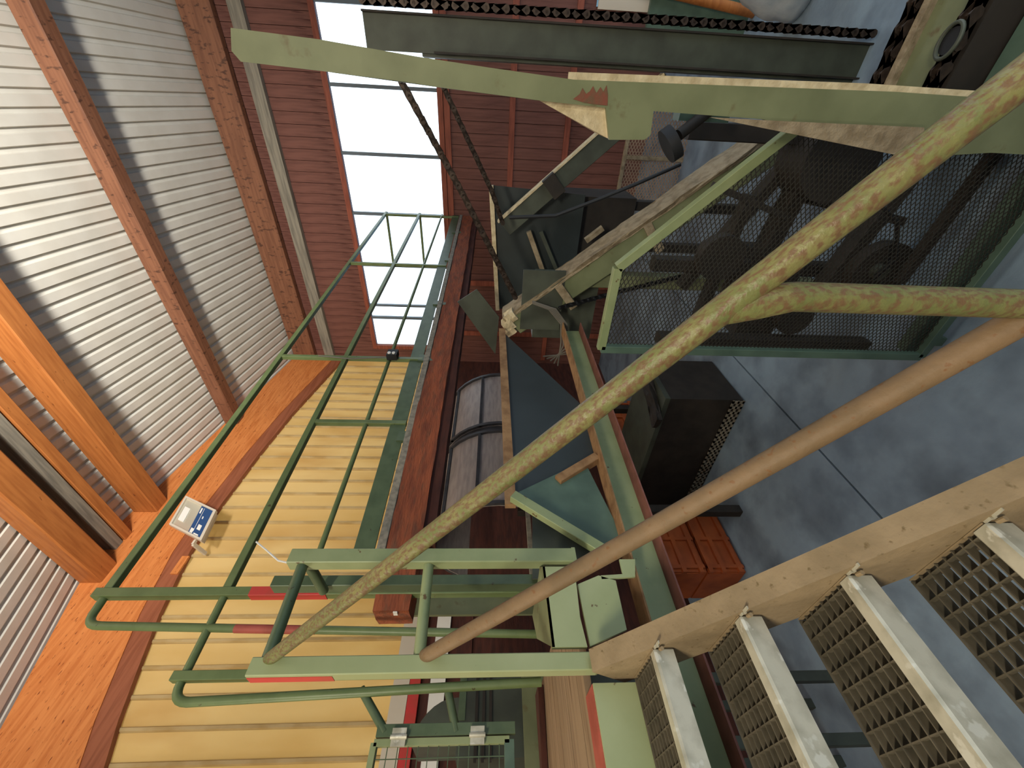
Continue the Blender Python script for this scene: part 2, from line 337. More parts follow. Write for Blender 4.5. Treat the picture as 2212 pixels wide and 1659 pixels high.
# ================================================================== STAIRCASE
PZ = -0.36                                            # platform level
st = thing('staircase', (0.3, 0.1, FLOOR), 'steel staircase with open-mesh treads, brown stringer and worn tube handrail', 'staircase')
SL = -0.79
def str_z(x): return -0.365 + SL * (x + 1.521)
nv = V(-SL, 0, 1).normalized()
for yc, sg in ((0.508, 1), (-0.335, -1)):
    xe = 1.62
    p0 = V(-1.535, yc, str_z(-1.535)) - nv * 0.085; p1 = V(xe, yc, str_z(xe)) - nv * 0.085
    h, t, w2 = 0.085, 0.008, 0.034 * sg
    sec = [(w2, -h), (w2, -h + t), (-w2 + t * sg, -h + t), (-w2 + t * sg, h - t), (w2, h - t), (w2, h), (-w2, h), (-w2, -h)]
    if sg < 0: sec = sec[::-1]
    build(G().sect(p0, p1, [(-q[0], q[1]) for q in sec], up=nv), 'stringer', STRING, st)
TY0, TY1 = -0.29, 0.468
tr0 = None; NT = 13
for i in range(NT):
    nx, nz = -1.34 + 0.2164 * i, -0.508 - 0.1855 * i
    if nz < FLOOR + 0.05: break
    tr = sub('tread', st, (nx, TY1, nz))
    if tr0 is None:
        tr0 = tr; parts = []
        g = G().sect((nx, TY0, nz), (nx, TY1, nz), [(0, -0.062), (0.004, -0.062), (0.004, -0.008), (0.001, 0.0), (-0.032, 0.0), (-0.036, -0.004), (-0.036, -0.014), (-0.032, -0.014), (-0.030, -0.005), (0, -0.006)])
        parts.append(build(g, 'nosing', GALV, tr))
        g = G(); D = 0.245
        for k in range(8):
            x = nx - 0.05 - k * (D - 0.052) / 7; g.box((x - 0.0015, TY0, nz - 0.03), (x + 0.0015, TY1, nz - 0.002))
        for k in range(20):
            y = TY0 + 0.01 + k * (TY1 - TY0 - 0.02) / 19; g.box((nx - D, y - 0.0015, nz - 0.016), (nx - 0.034, y + 0.0015, nz - 0.003))
        parts.append(build(g, 'grating', GRATE, tr)); parts[-1]['kind'] = 'stuff'
        for yy in (TY0 - 0.004, TY1 + 0.002):
            parts.append(build(G().box((nx - D, yy, nz - 0.062), (nx - 0.002, yy + 0.003, nz)), 'end_plate', STRING, tr))
        parts.append(build(G().box((nx - D, TY0, nz - 0.034), (nx - D + 0.004, TY1, nz)), 'back_bar', GRATE, tr))
        parts.append(build(G().tube([(nx + 0.012, TY1 - 0.002, nz - 0.018), (nx + 0.03, TY1 - 0.006, nz - 0.018)], 0.0055, 8), 'bolt', STRING, tr))
        g = G().sect((nx, TY1 + 0.001, nz), (nx, TY1 + 0.008, nz), [(q[0] * 0.7, q[1] * 0.6 - 0.008) for q in [(0.0, 0.002), (0.02, 0.002), (0.022, -0.008), (0.034, -0.008), (0.036, 0.0), (0.07, 0.002), (0.07, 0.007), (0.032, 0.007), (0.030, -0.003), (0.026, -0.003), (0.024, 0.008), (0.0, 0.008)]][::-1])
        parts.append(build(g, 'clip', GALV, tr))
    else:
        for q in parts: copy_of(q, tr, q.location)
# newel, handrails and the tall post of the flight
NX, NY = -1.605, 0.522
build(G().bar((NX, NY, 0.80), (NX, NY, PZ - 0.03), 0.056, 0.056, up=(1, 0, 0)), 'newel', GREENL, st)
build(G().box((NX - 0.029, NY - 0.0295, 0.52), (NX + 0.012, NY - 0.0275, 0.80)), 'red_paint_patch', RED, st)
def rail_z(z0, s, x): return z0 + s * (x + 1.6)
HY = 0.548
p = [V(-1.612, HY, rail_z(0.755, -0.822, -1.612)), V(1.35, HY, rail_z(0.755, -0.822, 1.35))]
build(G().tube(p, 0.0225, 20), 'handrail', RUSTRAIL, st, smooth='auto')
p = [V(-1.64, HY, rail_z(0.225, -0.803, -1.64)), V(1.35, HY, rail_z(0.225, -0.803, 1.35))]
build(G().tube(p, 0.0235, 20), 'knee_rail', BROWNRAIL, st, smooth='auto')
px = -0.222; zt = rail_z(0.755, -0.822, px)
build(G().tube([V(px - 0.03, HY, zt + 0.018), V(px - 0.012, HY - 0.002, zt - 0.022), V(px, HY - 0.004, zt - 0.08), V(px, HY - 0.004, str_z(px) - 0.05)], [0.021, 0.027, 0.0225, 0.0225], 18), 'handrail_post', RUSTRAIL, st, smooth='auto')
build(G().tube([V(1.1, HY, rail_z(0.755, -0.822, 1.1)), V(1.1, HY, str_z(1.1) - 0.05)], 0.0225, 16), 'handrail_post', RUSTRAIL, st, smooth='auto')

# ================================================================== PLATFORM AND ITS GUARD
pf = thing('platform', (-2.4, -1.0, PZ), 'planked landing at the stair head with a red painted edge and green fascia', 'platform')
build(G().box((-1.735, -3.2, PZ - 0.03), (-1.60, 0.46, PZ)), 'edge_board', REDD, pf)
x = -1.74
while x > -3.15:
    build(G().box((x - 0.132, -3.2, PZ - 0.03), (x, 0.9, PZ - random.uniform(0.0, 0.004))), 'plank', PLANK, pf); x -= 0.14
build(G().box((-1.60, -3.2, PZ - 0.24), (-1.59, 0.46, PZ - 0.002)), 'fascia', GREENL, pf)
build(G().box((-3.24, -3.2, PZ - 0.03), (-3.21, 0.98, PZ + 0.12)), 'toe_board', OLIVE, pf)
build(G().slab([V(-3.19, 0.86, PZ), V(-2.98, 0.86, PZ), V(-3.17, 0.1, PZ)], (0, 0, 0.035)), 'shadow_wedge', TIMBERD, pf)  # dark wedge painted in for the shadow gap by the toe board
A = at(900, 1207, x=-1.6); AY = A.y; at_top = at(630, 1207, x=-1.6).z; at_bot = at(1240, 1207, x=-1.6).z
gp = thing('guard_post', (-1.6, AY, at_bot), 'pale green square post standing behind the stair head, with short tube rails', 'post')
build(G().bar((-1.6, AY, at_top), (-1.6, AY, at_bot), 0.062, 0.062, up=(1, 0, 0)), 'post_tube', GREEN, gp)
build(G().box((-1.632, AY - 0.032, at_bot - 0.004), (-1.568, AY + 0.032, at_bot + 0.012)), 'end_cap', GREEN, gp)
for (px, py) in ((625, 1310), (921, 1310)):
    c = at(px, py, x=-1.6)
    build(G().tube([V(-1.6, NY + 0.03, c.z), V(-1.6, AY - 0.02, c.z + 0.015)], 0.0215, 16), 'short_rail', GREEND if px < 800 else GREEN, gp, smooth='auto')
c = at(690, 1245, y=AY)
build(G().tube([V(-1.62, AY, at(668, 1222, y=AY).z), V(-1.87, AY, at(668, 1222, y=AY).z - 0.01)], 0.0215, 16), 'short_rail', GREEND, gp, smooth='auto')
BX = -1.9; b0 = at(640, 1262, x=BX); b1 = at(1165, 1258, x=BX)
o = build(G().bar((BX, b0.y, b0.z + 0.1), (BX, b0.y, b1.z - 0.05), 0.05, 0.07, up=(1, 0, 0)), 'rail_stanchion', GREEND, loc=(BX, b0.y, b1.z)); tag(o, 'dark green upright directly behind the pale guard post', 'post')
# fascia plates at the stair head
fp = thing('head_plate', (-1.57, 0.7, PZ), 'two overlapping pale green steel plates bolted beside the stair head', 'plate')
build(G().slab([at(1172, 1224, x=-1.585), at(1240, 1224, x=-1.585), at(1246, 1269, x=-1.585), at(1253, 1333, x=-1.585), at(1269, 1397, x=-1.585), at(1193, 1398, x=-1.585)], (-0.02, 0, 0)), 'upper_plate', GREENL, fp)
build(G().slab([at(1248, 1262, x=-1.6), at(1293, 1243, x=-1.6), at(1330, 1254, x=-1.6), at(1354, 1360, x=-1.6), at(1275, 1396, x=-1.6)], (-0.015, 0, 0)), 'lower_plate', GREENL, fp)
build(G().slab([at(1338, 1208, x=-1.6), at(1372, 1208, x=-1.6), at(1372, 1246, x=-1.6), at(1300, 1251, x=-1.6), at(1298, 1243, x=-1.6), at(1345, 1240, x=-1.6)], (-0.01, 0, 0)), 'bracket', GREENL, fp)
build(G().slab([at(1166, 1224, x=-1.61), at(1172, 1224, x=-1.585), at(1193, 1398, x=-1.585), at(1160, 1380, x=-1.9), at(1150, 1330, x=-1.95)], (0, 0, -0.01)), 'side_plate', OLIVE, fp)

# ================================================================== WALKWAY RAILING ON ITS TIMBER
KX, KS = -2.55, 0.0634
def rx(y): return KX + KS * (y - 1.2)
def rp(px, py):
    r = ray(px, py); t = (KX - KS * 1.2) / (r.x - KS * r.y); return r * t
Z1, Z2, Z3, ZS0, ZS1 = 2.33, 1.625, 1.15, 0.785, 0.925
YE = rp(900, 462).y
wr = thing('walkway_railing', (rx(1.3), 1.3, ZS0), 'long green three-rail walkway railing running towards the bright windows', 'railing')
yp1 = rp(400, 1282).y; yp2 = rp(500, 1470).y
def pr(y, z): return V(rx(y), y, z)
build(G().bar(pr(yp1, Z1), pr(YE, Z1), 0.05, 0.05), 'top_rail', RAILG, wr)
build(G().bar(pr(yp1, Z2), pr(YE, Z2), 0.05, 0.05), 'middle_rail', RAILG, wr)
build(G().tube([pr(1.5, Z3), pr(YE, Z3)], 0.02, 12), 'lower_rail', RAILG, wr, smooth='auto')
build(G().bar(pr(1.5, (ZS0 + ZS1) / 2), pr(YE, (ZS0 + ZS1) / 2), 0.014, ZS1 - ZS0), 'toe_plate', GREEND, wr)
for py, za in ((775, Z1), (914, Z2), (570, Z1), (462, Z1)):
    y = rp(800, py).y
    build(G().bar(pr(y, za + 0.02), pr(y, ZS0), 0.045, 0.045, up=(0, 1, 0)), 'railing_post', RAILG, wr)
for z in (Z1, Z2):
    build(G().bar(pr(YE, z), pr(YE, z) + V(-1.15, 0, 0), 0.045, 0.045), 'return_rail', RAILG, wr)
for py in (945, 775, 655, 560, 500):
    y = rp(900, py).y
    build(G().box((rx(y) - 0.012, y - 0.06, 0.66), (rx(y) + 0.02, y + 0.06, 0.83)), 'bracket', GREEND, wr)
    for q in (-0.03, 0.03):
        build(G().tube([V(rx(y) + 0.02, y + q, 0.71), V(rx(y) + 0.03, y + q, 0.71)], 0.008, 8), 'bolt', GALV, wr)
# bent tube ends of the railing and their uprights
def bend(p, a, b, r=0.09, n=6):
    p, a, b = Vector(p), Vector(a).normalized(), Vector(b).normalized(); out = []
    for i in range(n + 1):
        t = i / n; out.append(p - a * r * (1 - t) ** 2 + b * r * t ** 2)
    return out
lp = wr
c1 = V(rx(1.06), 1.06, Z1)
e1 = rp(1180, 1370)
build(G().tube([pr(yp1, Z1)] + bend(c1, (0, -1, 0), (0, 0, -1)) + [V(rx(e1.y), e1.y, -0.33)], 0.0225, 16), 'bent_tube', RAILG, lp, smooth='auto')
build(G().bar(pr(yp1, Z1 + 0.06), pr(yp1, -0.36), 0.052, 0.062, up=(1, 0, 0)), 'upright', RAILG, lp)
za, zb = rp(540, 1290).z, rp(705, 1290).z
build(G().bar(pr(yp1 - 0.002, za), pr(yp1 - 0.002, zb), 0.055, 0.066, up=(1, 0, 0)), 'red_band', RED, lp)
t0 = (Z1 - za) / (Z1 + 0.33); t1 = (Z1 - zb) / (Z1 + 0.33)
q0 = V(rx(1.06), 1.06 + (e1.y - 1.06) * t0, za); q1 = V(rx(1.06), 1.06 + (e1.y - 1.06) * t1, zb)
build(G().tube([q0, q1], 0.0232, 16), 'red_band', REDD, lp, smooth='auto')
l2 = wr
c2 = V(rx(0.70), 0.70, Z2); e2 = rp(1170, 1473)
build(G().tube([pr(yp1, Z2)] + bend(c2, (0, -1, 0), (0, 0, -1)) + [V(rx(e2.y), e2.y, -0.3)], 0.0225, 16), 'bent_tube', RAILG, l2, smooth='auto')
build(G().bar(pr(yp2 + 0.02, Z2 + 0.05), pr(yp2 + 0.02, -0.36), 0.045, 0.05, up=(1, 0, 0)), 'upright', RAILG, l2)
# heavy timber that carries the railing
tb = thing('timber_beam', (rx(1.2), 1.2, 0.42), 'heavy rough red timber with a bark edge under the railing', 'beam')
build(G().rough(pr(1.12, 0.59) + V(-0.08, 0, 0), pr(8.9, 0.59) + V(-0.08, 0, 0), 0.21, 0.22, 60, 0.008), 'timber', TIMBER, tb)
build(G().rough(pr(1.6, 0.44) + V(-0.1, 0, 0), pr(8.9, 0.44) + V(-0.1, 0, 0), 0.16, 0.1, 40, 0.006), 'shaded_underside', TIMBERD, tb)  # separate darker piece paints the shaded underside of the timber
build(G().bar(pr(1.5, 0.735) + V(-0.01, 0, 0), pr(8.9, 0.735) + V(-0.01, 0, 0), 0.09, 0.06), 'packing_strip', GREYWOOD, tb)
build(G().box((rx(1.12) - 0.02, 1.105, 0.55), (rx(1.12) + 0.02, 1.112, 0.575)), 'paper_tag', WHITE, tb)
# switch box on the railing
sb = thing('switch_box', rp(850, 777), 'small black switch box with two white buttons on the railing', 'switch')
c = rp(850, 777)
build(G().box(c + V(0.03, -0.06, -0.055), c + V(0.10, 0.06, 0.055)), 'box_body', BLACK, sb)
for dz in (-0.02, 0.028):
    build(G().tube([c + V(0.10, -0.025, dz), c + V(0.112, -0.025, dz)], 0.018, 14), 'button', WHITE, sb)
o = build(G().tube([rp(690, 775) + V(0.04, 0, 0), rp(760, 782) + V(0.04, 0, 0), rp(835, 778) + V(0.04, 0, 0)], 0.006, 6), 'cable', CABLE, sb)
o = build(G().tube([pr(1.55, 1.58) + V(0.03, 0, 0), pr(1.5, 1.5) + V(0.03, 0, 0), pr(1.42, 1.38) + V(0.03, 0, 0), pr(1.38, 1.2) + V(0.03, 0, 0)], 0.006, 6), 'loose_cable', WHITE, loc=pr(1.4, 1.2)); tag(o, 'short white cable drooping from the middle rail', 'cable')

# ================================================================== FLOODLIGHT ON THE GLULAM BEAM
FX = WX + 0.42
fa, fb, fc, fd = at(398, 1069, x=FX), at(470, 1103, x=FX), at(431, 1166, x=FX), at(368, 1134, x=FX)
ctr = (fa + fb + fc + fd) / 4
fl2 = thing('floodlight', V(WX, ctr.y, ctr.z), 'grey floodlight with a blue printed label, fixed to the orange beam', 'lamp')
ex = ((fb - fa) + (fc - fd)) / 2; ey = ((fd - fa) + (fc - fb)) / 2
nz_ = V(0.9, -0.25, -0.3).normalized()
def fq(u, v, d=0.0): return ctr + ex * (u - 0.5) + ey * (v - 0.5) + V(d, 0, 0)
def fpan(u0, v0, u1, v1, d, th): return G().slab([fq(u0, v0, d), fq(u1, v0, d), fq(u1, v1, d), fq(u0, v1, d)], (th, 0, 0))
build(fpan(0.03, 0.04, 0.97, 0.96, -0.05, -0.08), 'housing', GREYP, fl2)
g = G()
for r in ((0, 0, 1, 0.06), (0, 0.94, 1, 1), (0, 0.06, 0.05, 0.94), (0.93, 0.06, 1, 0.94)): g.slab([fq(r[0], r[1]), fq(r[2], r[1]), fq(r[2], r[3]), fq(r[0], r[3])], (-0.055, 0, 0))
build(g, 'front_frame', GREYP, fl2)
build(fpan(0.05, 0.06, 0.55, 0.94, -0.03, -0.02), 'reflector', REFL, fl2)
build(fpan(0.13, 0.3, 0.3, 0.75, -0.028, 0.012), 'lamp_tube', WHITE, fl2)
build(fpan(0.55, 0.06, 0.93, 0.94, -0.02, -0.02), 'label_panel', BLUE, fl2)
for r in ((0.58, 0.12, 0.62, 0.3), (0.58, 0.78, 0.66, 0.92), (0.7, 0.88, 0.84, 0.92), (0.66, 0.1, 0.67, 0.86), (0.72, 0.34, 0.75, 0.42), (0.72, 0.6, 0.82, 0.76)):
    build(fpan(*r, -0.0195, 0.0015), 'printed_mark', WHITE, fl2)
bk = fq(0.75, 1.0, -0.1)
build(G().bar(bk, bk + V(0.0, -0.07, 0.0), 0.05, 0.03), 'bracket', GREYP, fl2)
build(G().bar(bk + V(0, -0.06, 0), V(WX, bk.y - 0.02, bk.z - 0.02), 0.05, 0.03), 'bracket', GREYP, fl2)
build(G().bar(fq(0.5, 0.5, -0.19), V(WX, ctr.y, ctr.z + 0.02), 0.07, 0.05), 'mounting_arm', GREYP, fl2)

# ================================================================== EDGE CHANNEL, TROUGH AND DRUM
CX = -1.62
zt = at(1348, 1150, x=CX).z; zr = at(1386, 1150, x=CX).z; zbm = at(1424, 1150, x=CX).z
ch = thing('edge_channel', (CX, 1.0, zbm), 'long green steel channel with a faded red lower flange running under the landing', 'beam')
build(G().box((CX - 0.12, -3.2, zt - 0.008), (CX + 0.0, 3.2, zt)), 'top_flange', RUSTE, ch)
build(G().box((CX - 0.10, -3.2, zbm), (CX - 0.088, 3.2, zt - 0.008)), 'web', GREEN, ch)
build(G().box((CX - 0.088, -3.2, zbm), (CX + 0.0, 3.2, zbm + 0.008)), 'bottom_flange', REDDK, ch)
TX = -1.735
tz0, tz1 = at(1100, 1095, x=TX), at(1082, 692, x=TX)
tz1 = tz0.lerp(tz1, (3.22 - tz0.y) / (tz1.y - tz0.y))
tg = thing('steel_trough', (TX, 1.8, -0.6), 'dark blue-green sheet steel trough with a rusty brown upper edge', 'trough')
build(G().slab([tz0, tz1, at(1262, 880, x=TX), at(1296, 965, x=TX), at(1250, 1008, x=TX), at(1124, 1062, x=TX)], (-0.01, 0, 0)), 'side_sheet', STEELB, tg)
build(G().sect(tz0 + V(0.006, 0, 0.0), tz1 + V(0.006, 0, 0.0), [(-0.018, -0.035), (0.018, -0.035), (0.018, 0.022), (-0.018, 0.022)]), 'rusty_edge', RUSTE, tg)
build(G().slab([at(1118, 1064, x=TX + 0.03), at(1262, 995, x=TX + 0.03), at(1345, 1160, x=TX + 0.03), at(1318, 1196, x=TX + 0.03)], (-0.008, 0, 0)), 'gusset_sheet', TEALG, tg)
build(G().bar(at(1108, 1072, x=TX + 0.06), at(1325, 1204, x=TX + 0.06), 0.05, 0.045, up=(1, 0, 0)), 'brace', GREEN, tg)
build(G().slab([at(1150, 1105, x=TX - 0.06), at(1320, 1210, x=TX - 0.06), at(1240, 1250, x=TX - 0.06), at(1150, 1250, x=TX - 0.06)], (-0.008, 0, 0)), 'lower_sheet', STEELD, tg)
build(G().bar(at(1205, 1040, x=TX + 0.03), at(1288, 990, x=TX + 0.03), 0.05, 0.06, up=(1, 0, 0)), 'cross_bar', RUSTE, tg)
build(G().bar(at(1139, 1095, x=-2.3), at(1150, 1250, x=-2.3), 0.02, 0.03), 'thin_strip', GREYWOOD, tg)
# drum
DX, DZ, DR = -4.15, -0.12, 0.78
dr = thing('drum', (DX, 3.4, FLOOR), 'large grey curved drum with dark hoops behind the rough timber', 'drum')
def arc(y, r, a0, a1, n=18): return [V(DX + r * math.cos(a0 + (a1 - a0) * i / n), y, DZ + r * math.sin(a0 + (a1 - a0) * i / n)) for i in range(n + 1)]
A0, A1 = math.radians(-28), math.radians(150)
def shell(y0, y1, r0, r1, mt, name):
    a, b, c, d = arc(y0, r1, A0, A1), arc(y1, r1, A0, A1), arc(y0, r0, A0, A1), arc(y1, r0, A0, A1); n = len(a)
    g = G(); vs = a + b + c + d; fs = []
    for i in range(n - 1):
        fs += [(i, n + i, n + i + 1, i + 1), (2*n + i, 2*n + i + 1, 3*n + i + 1, 3*n + i), (i, i + 1, 2*n + i + 1, 2*n + i), (n + i, 3*n + i, 3*n + i + 1, n + i + 1)]
    fs += [(0, 2*n, 3*n, n), (n - 1, 2*n - 1, 4*n - 1, 3*n - 1)]
    g.add(vs, fs); return build(g, name, mt, dr, smooth='auto')
for y0, y1 in ((2.5, 3.62), (3.72, 4.85)):
    shell(y0, y1, DR - 0.01, DR, DRUM, 'drum_shell')
    for yy in (y0, y1 - 0.04): shell(yy, yy + 0.04, DR, DR + 0.035, BAND, 'hoop')
    for zz in (0.5, 0.14, -0.3):
        aa = math.asin((zz - DZ) / DR); q = V(DX + (DR + 0.015) * math.cos(aa), 0, DZ + (DR + 0.015) * math.sin(aa))
        build(G().bar(V(q.x, y0, q.z), V(q.x, y1, q.z), 0.03, 0.035), 'lengthwise_rib', BAND, dr)
shell(3.62, 3.72, DR - 0.02, DR - 0.01, BAND, 'joint_strip')
for yy in (2.75, 4.6):
    build(G().bar(V(DX + 0.35, yy, DZ - 0.2), V(DX + 0.35, yy, FLOOR), 0.1, 0.1, up=(1, 0, 0)), 'support_leg', DARKM, dr)
build(G().bar(V(DX + DR - 0.04, 2.4, -0.62), V(DX + DR - 0.04, 5.0, -0.62), 0.1, 0.08), 'base_rail', DARKM, dr)
# upright plate behind the guard post
q0, q1 = at(880, 1286, x=-3.0), at(1130, 1326, x=-3.0)
o = build(G().box((-3.03, min(q0.y, q1.y), PZ - 0.1), (-3.0, max(q0.y, q1.y) , q0.z)), 'column_plate', OLIVE, loc=(-3.0, q0.y, PZ)); tag(o, 'wide olive column plate between the rough timber end and the landing', 'plate')
# ================================================================== GATE, CABINET AND WALL STRIPS BY THE LANDING
GX = -2.6
ga = thing('mesh_gate', at(1100, 1640, x=GX), 'low green hinged gate filled with square wire mesh at the foot of the tube loops', 'gate')
f0, f1 = at(828, 1580, x=GX), at(1112, 1568, x=GX)
build(G().bar(V(GX, f0.y, f0.z + 0.03), V(GX, f0.y, f1.z), 0.05, 0.035, up=(1, 0, 0)), 'fixed_frame', GREEND, ga)
build(G().tube([at(780, 1488, x=GX), at(832, 1582, x=GX)], 0.021, 14), 'stay_tube', GREEND, ga, smooth='auto')
build(G().tube([at(965, 1478, x=GX), at(986, 1582, x=GX)], 0.021, 14), 'stay_tube', GREEND, ga, smooth='auto')
gy1 = f0.y - 0.045; gy0 = gy1 - 0.75; gz1 = at(822, 1605, x=GX).z + 0.03; gz0 = at(1100, 1605, x=GX).z
build(G().bar(V(GX, gy1, gz1), V(GX, gy1, gz0), 0.03, 0.03, up=(1, 0, 0)), 'leaf_bar', GREEN, ga)
build(G().bar(V(GX, gy0, gz1), V(GX, gy0, gz0), 0.03, 0.03, up=(1, 0, 0)), 'leaf_bar', GREEN, ga)
build(G().bar(V(GX, gy0, gz1), V(GX, gy1, gz1), 0.03, 0.03), 'leaf_bar', GREEN, ga)
build(G().bar(V(GX, gy0, gz0), V(GX, gy1, gz0), 0.03, 0.05), 'leaf_bar', TEALG, ga)
g = G(); z = gz0 + 0.05
while z < gz1 - 0.01: g.bar(V(GX, gy0, z), V(GX, gy1, z), 0.004, 0.004); z += 0.05
y = gy0 + 0.04
while y < gy1: g.bar(V(GX + 0.004, y, gz0), V(GX + 0.004, y, gz1), 0.004, 0.004, up=(1, 0, 0)); y += 0.05
tag(build(g, 'wire_mesh', GREEND, ga), kind='stuff')
for zz in (gz1 - 0.12, gz0 + 0.16):
    build(G().box((GX + 0.02, gy1 - 0.02, zz - 0.035), (GX + 0.035, gy1 + 0.05, zz + 0.035)), 'hinge', GALV, ga)
    build(G().tube([V(GX + 0.035, gy1 + 0.015, zz - 0.04), V(GX + 0.035, gy1 + 0.015, zz + 0.04)], 0.01, 8), 'hinge_pin', GALV, ga)
CBX = -3.55
cb = thing('machine_cabinet', (CBX - 0.4, 0.6, FLOOR), 'dark green machine cabinet with a rounded corner beyond the landing', 'cabinet')
cz = at(990, 1540, x=CBX).z; ca, cc = at(1000, 1640, x=CBX).y, at(1000, 1455, x=CBX).y
build(G().box((CBX - 0.8, ca, -1.0), (CBX, cc, cz)), 'cabinet_body', STEELD, cb)
for xx in (CBX - 0.75, CBX - 0.05):
    for yy in (ca + 0.05, cc - 0.05): build(G().bar(V(xx, yy, -1.0), V(xx, yy, FLOOR), 0.07, 0.07, up=(1, 0, 0)), 'leg', STEELD, cb)
g = G(); n = 8; y0c = cc - 0.42; pts = [V(CBX - 0.1, ca + 0.1, cz)] + [V(CBX - 0.1, y0c + 0.3 * math.sin(math.pi / 2 * i / n), cz + 0.32 - 0.3 * (1 - math.cos(math.pi / 2 * i / n))) for i in range(n + 1)] + [V(CBX - 0.1, y0c + 0.3, cz)]
pts[1] = V(CBX - 0.1, ca + 0.1, cz + 0.32)
build(g.slab(pts, (-0.5, 0, 0)), 'rounded_hood', STEELD, cb)
for k in range(3): build(G().box((CBX, cc - 0.5 + 0.0, cz - 0.14 - 0.05 * k), (CBX + 0.02, cc - 0.02, cz - 0.12 - 0.05 * k)), 'rail_strip', DARKM, cb)
build(G().box((CBX, ca + 0.2, cz - 0.05), (CBX + 0.01, cc - 0.02, cz)), 'lid_edge', GREEND, cb)
def strip(x, z0, z1, mt, name, lab):
    o = build(G().box((x, -3.0, z0), (x + 0.05, 2.6, z1)), name, mt, loc=(x, -0.2, z0)); return tag(o, lab, 'board')
strip(WXL + 0.07, 0.93, 1.12, GREYP, 'lining_board', 'pale grey board along the foot of the yellow wall')
strip(WXL + 0.07, 0.80, 0.925, RED, 'lining_board', 'white-edged red strip along the foot of the yellow wall')
strip(WXL + 0.07, 0.5, 0.68, WHITE, 'lining_board', 'bright white strip low on the wall beyond the mesh gate')

# ================================================================== LEANING GREEN ARM
AYP = 1.86
arm = thing('leaning_beam', (0.05, AYP, FLOOR), 'tall olive green steel beam with a square lug and a rust mark', 'beam')
P = lambda px, py: at(px, py, y=AYP)
front = [P(498, 60), P(690, 85), P(900, 122), P(1050, 145), P(1240, 172), P(1500, 182), P(1930, 198), P(2140, 212)]
rgt = [V(front[-1].x, AYP, FLOOR)]
lft = [P(2140, 330), P(1960, 341), P(1650, 258), P(1412, 240), P(1405, 292), P(1392, 302), P(1316, 302), P(1309, 233), P(1165, 217), P(960, 190), P(870, 176), P(700, 154), P(520, 133), P(500, 110)]
lft = [V(lft[0].x, AYP, FLOOR)] + lft[:]
build(G().slab(front + rgt + lft, (0, 0.02, 0)), 'face_plate', OLIVE, arm)
sp = lambda pts, w_: None
def strip3(pts, dy0, dy1, off, mt, name):
    g = G(); n = len(pts)
    a = [p + V(0, dy0, 0) for p in pts]; b = [p + V(0, dy1, 0) for p in pts]; c = [p + off + V(0, dy1, 0) for p in pts]; d = [p + off + V(0, dy0, 0) for p in pts]
    vs = a + b + c + d; fs = []
    for i in range(n - 1):
        for u in range(4): v = (u + 1) % 4; fs.append((u * n + i, v * n + i, v * n + i + 1, u * n + i + 1))
    fs += [(0, n, 2 * n, 3 * n), (n - 1, 4 * n - 1, 3 * n - 1, 2 * n - 1)]
    g.add(vs, fs); return build(g, name, mt, arm)
strip3(front[4:] + rgt, 0.02, 0.18, V(-0.012, 0, 0), DUST_LIGHT, 'edge_flange')  # cream tone mixes dust with light painted along the flanges
strip3([p + V(0.03, 0.16, 0.0) for p in front[4:] + rgt], 0.0, 0.012, V(-0.05, 0, 0), DUST_LIGHT, 'rear_flange')
strip3([P(500, 110), P(700, 154), P(960, 190), P(1165, 217)], 0.02, 0.12, V(0.01, 0, 0), OLIVE, 'upper_flange')
build(G().slab([P(1166, 217), P(1309, 233), P(1316, 302), P(1309, 300)], (0, 0.002, 0)) if False else G().slab([P(1166, 217) + V(0.0, 0.02, 0), P(1309, 233) + V(0, 0.02, 0), P(1316, 300) + V(0, 0.02, 0), P(1300, 292) + V(0.0, 0.10, 0.0)], (0, 0.012, 0)), 'lit_dusty_gusset', DUST_LIGHT, arm)  # window light on the dusty plate is painted into its pale tone
build(G().slab([P(1530, 253) + V(0, -0.004, 0), P(1700, 262) + V(0, -0.004, 0), P(1990, 275) + V(0, -0.004, 0), P(1990, 338) + V(0, -0.004, 0), P(1955, 339) + V(0, -0.004, 0)], (0, -0.01, 0)), 'dusty_foot_plate', DUST, arm)
rm = [(1238, 214), (1252, 203), (1258, 190), (1266, 203), (1274, 197), (1281, 186), (1288, 201), (1297, 188), (1303, 198), (1310, 184), (1313, 205), (1312, 228), (1290, 226), (1262, 222)]
build(G().slab([P(*q) + V(0, -0.0015, 0) for q in rm], (0, -0.001, 0)), 'rust_mark', RUSTM, arm)

# ================================================================== DARK COLUMN WITH ROLLER CHAIN
def roller_chain(pts, pitch, wdt, h, side, name, label, mt=CHAIN, group=None, parent=None):
    pts = [Vector(p) for p in pts]; g = G(); seg = []
    for a, b in zip(pts, pts[1:]):
        L = (b - a).length; n = max(1, int(round(L / pitch)))
        for i in range(n): seg.append((a.lerp(b, i / n), a.lerp(b, (i + 1) / n)))
    side = Vector(side).normalized()
    for k, (a, b) in enumerate(seg):
        ax = (b - a).normalized(); u = side.cross(ax).normalized(); w_ = wdt if k % 2 else wdt * 0.72
        for s_ in (-1, 1):
            c0 = a + side * s_ * w_ / 2; c1 = b + side * s_ * w_ / 2; o_ = []
            for c, sg in ((c0, -1), (c1, 1)):
                for q in (-90, -45, 0, 45, 90):
                    th = math.radians(q) * sg; o_.append(c + ax * (sg * h / 2 * math.cos(th)) + u * (h / 2 * math.sin(th)) * sg)
            poly = [o_[i] for i in range(5)] + [o_[i] for i in range(5, 10)]
            g.slab(poly, side * s_ * wdt * 0.12)
        g.tube([a - side * wdt * 0.62, a + side * wdt * 0.62], h * 0.24, 7)
    o = build(g, name, mt, parent, loc=pts[-1] if parent is None else None)
    if label: tag(o, label, 'chain', group)
    return o
CY = 4.0
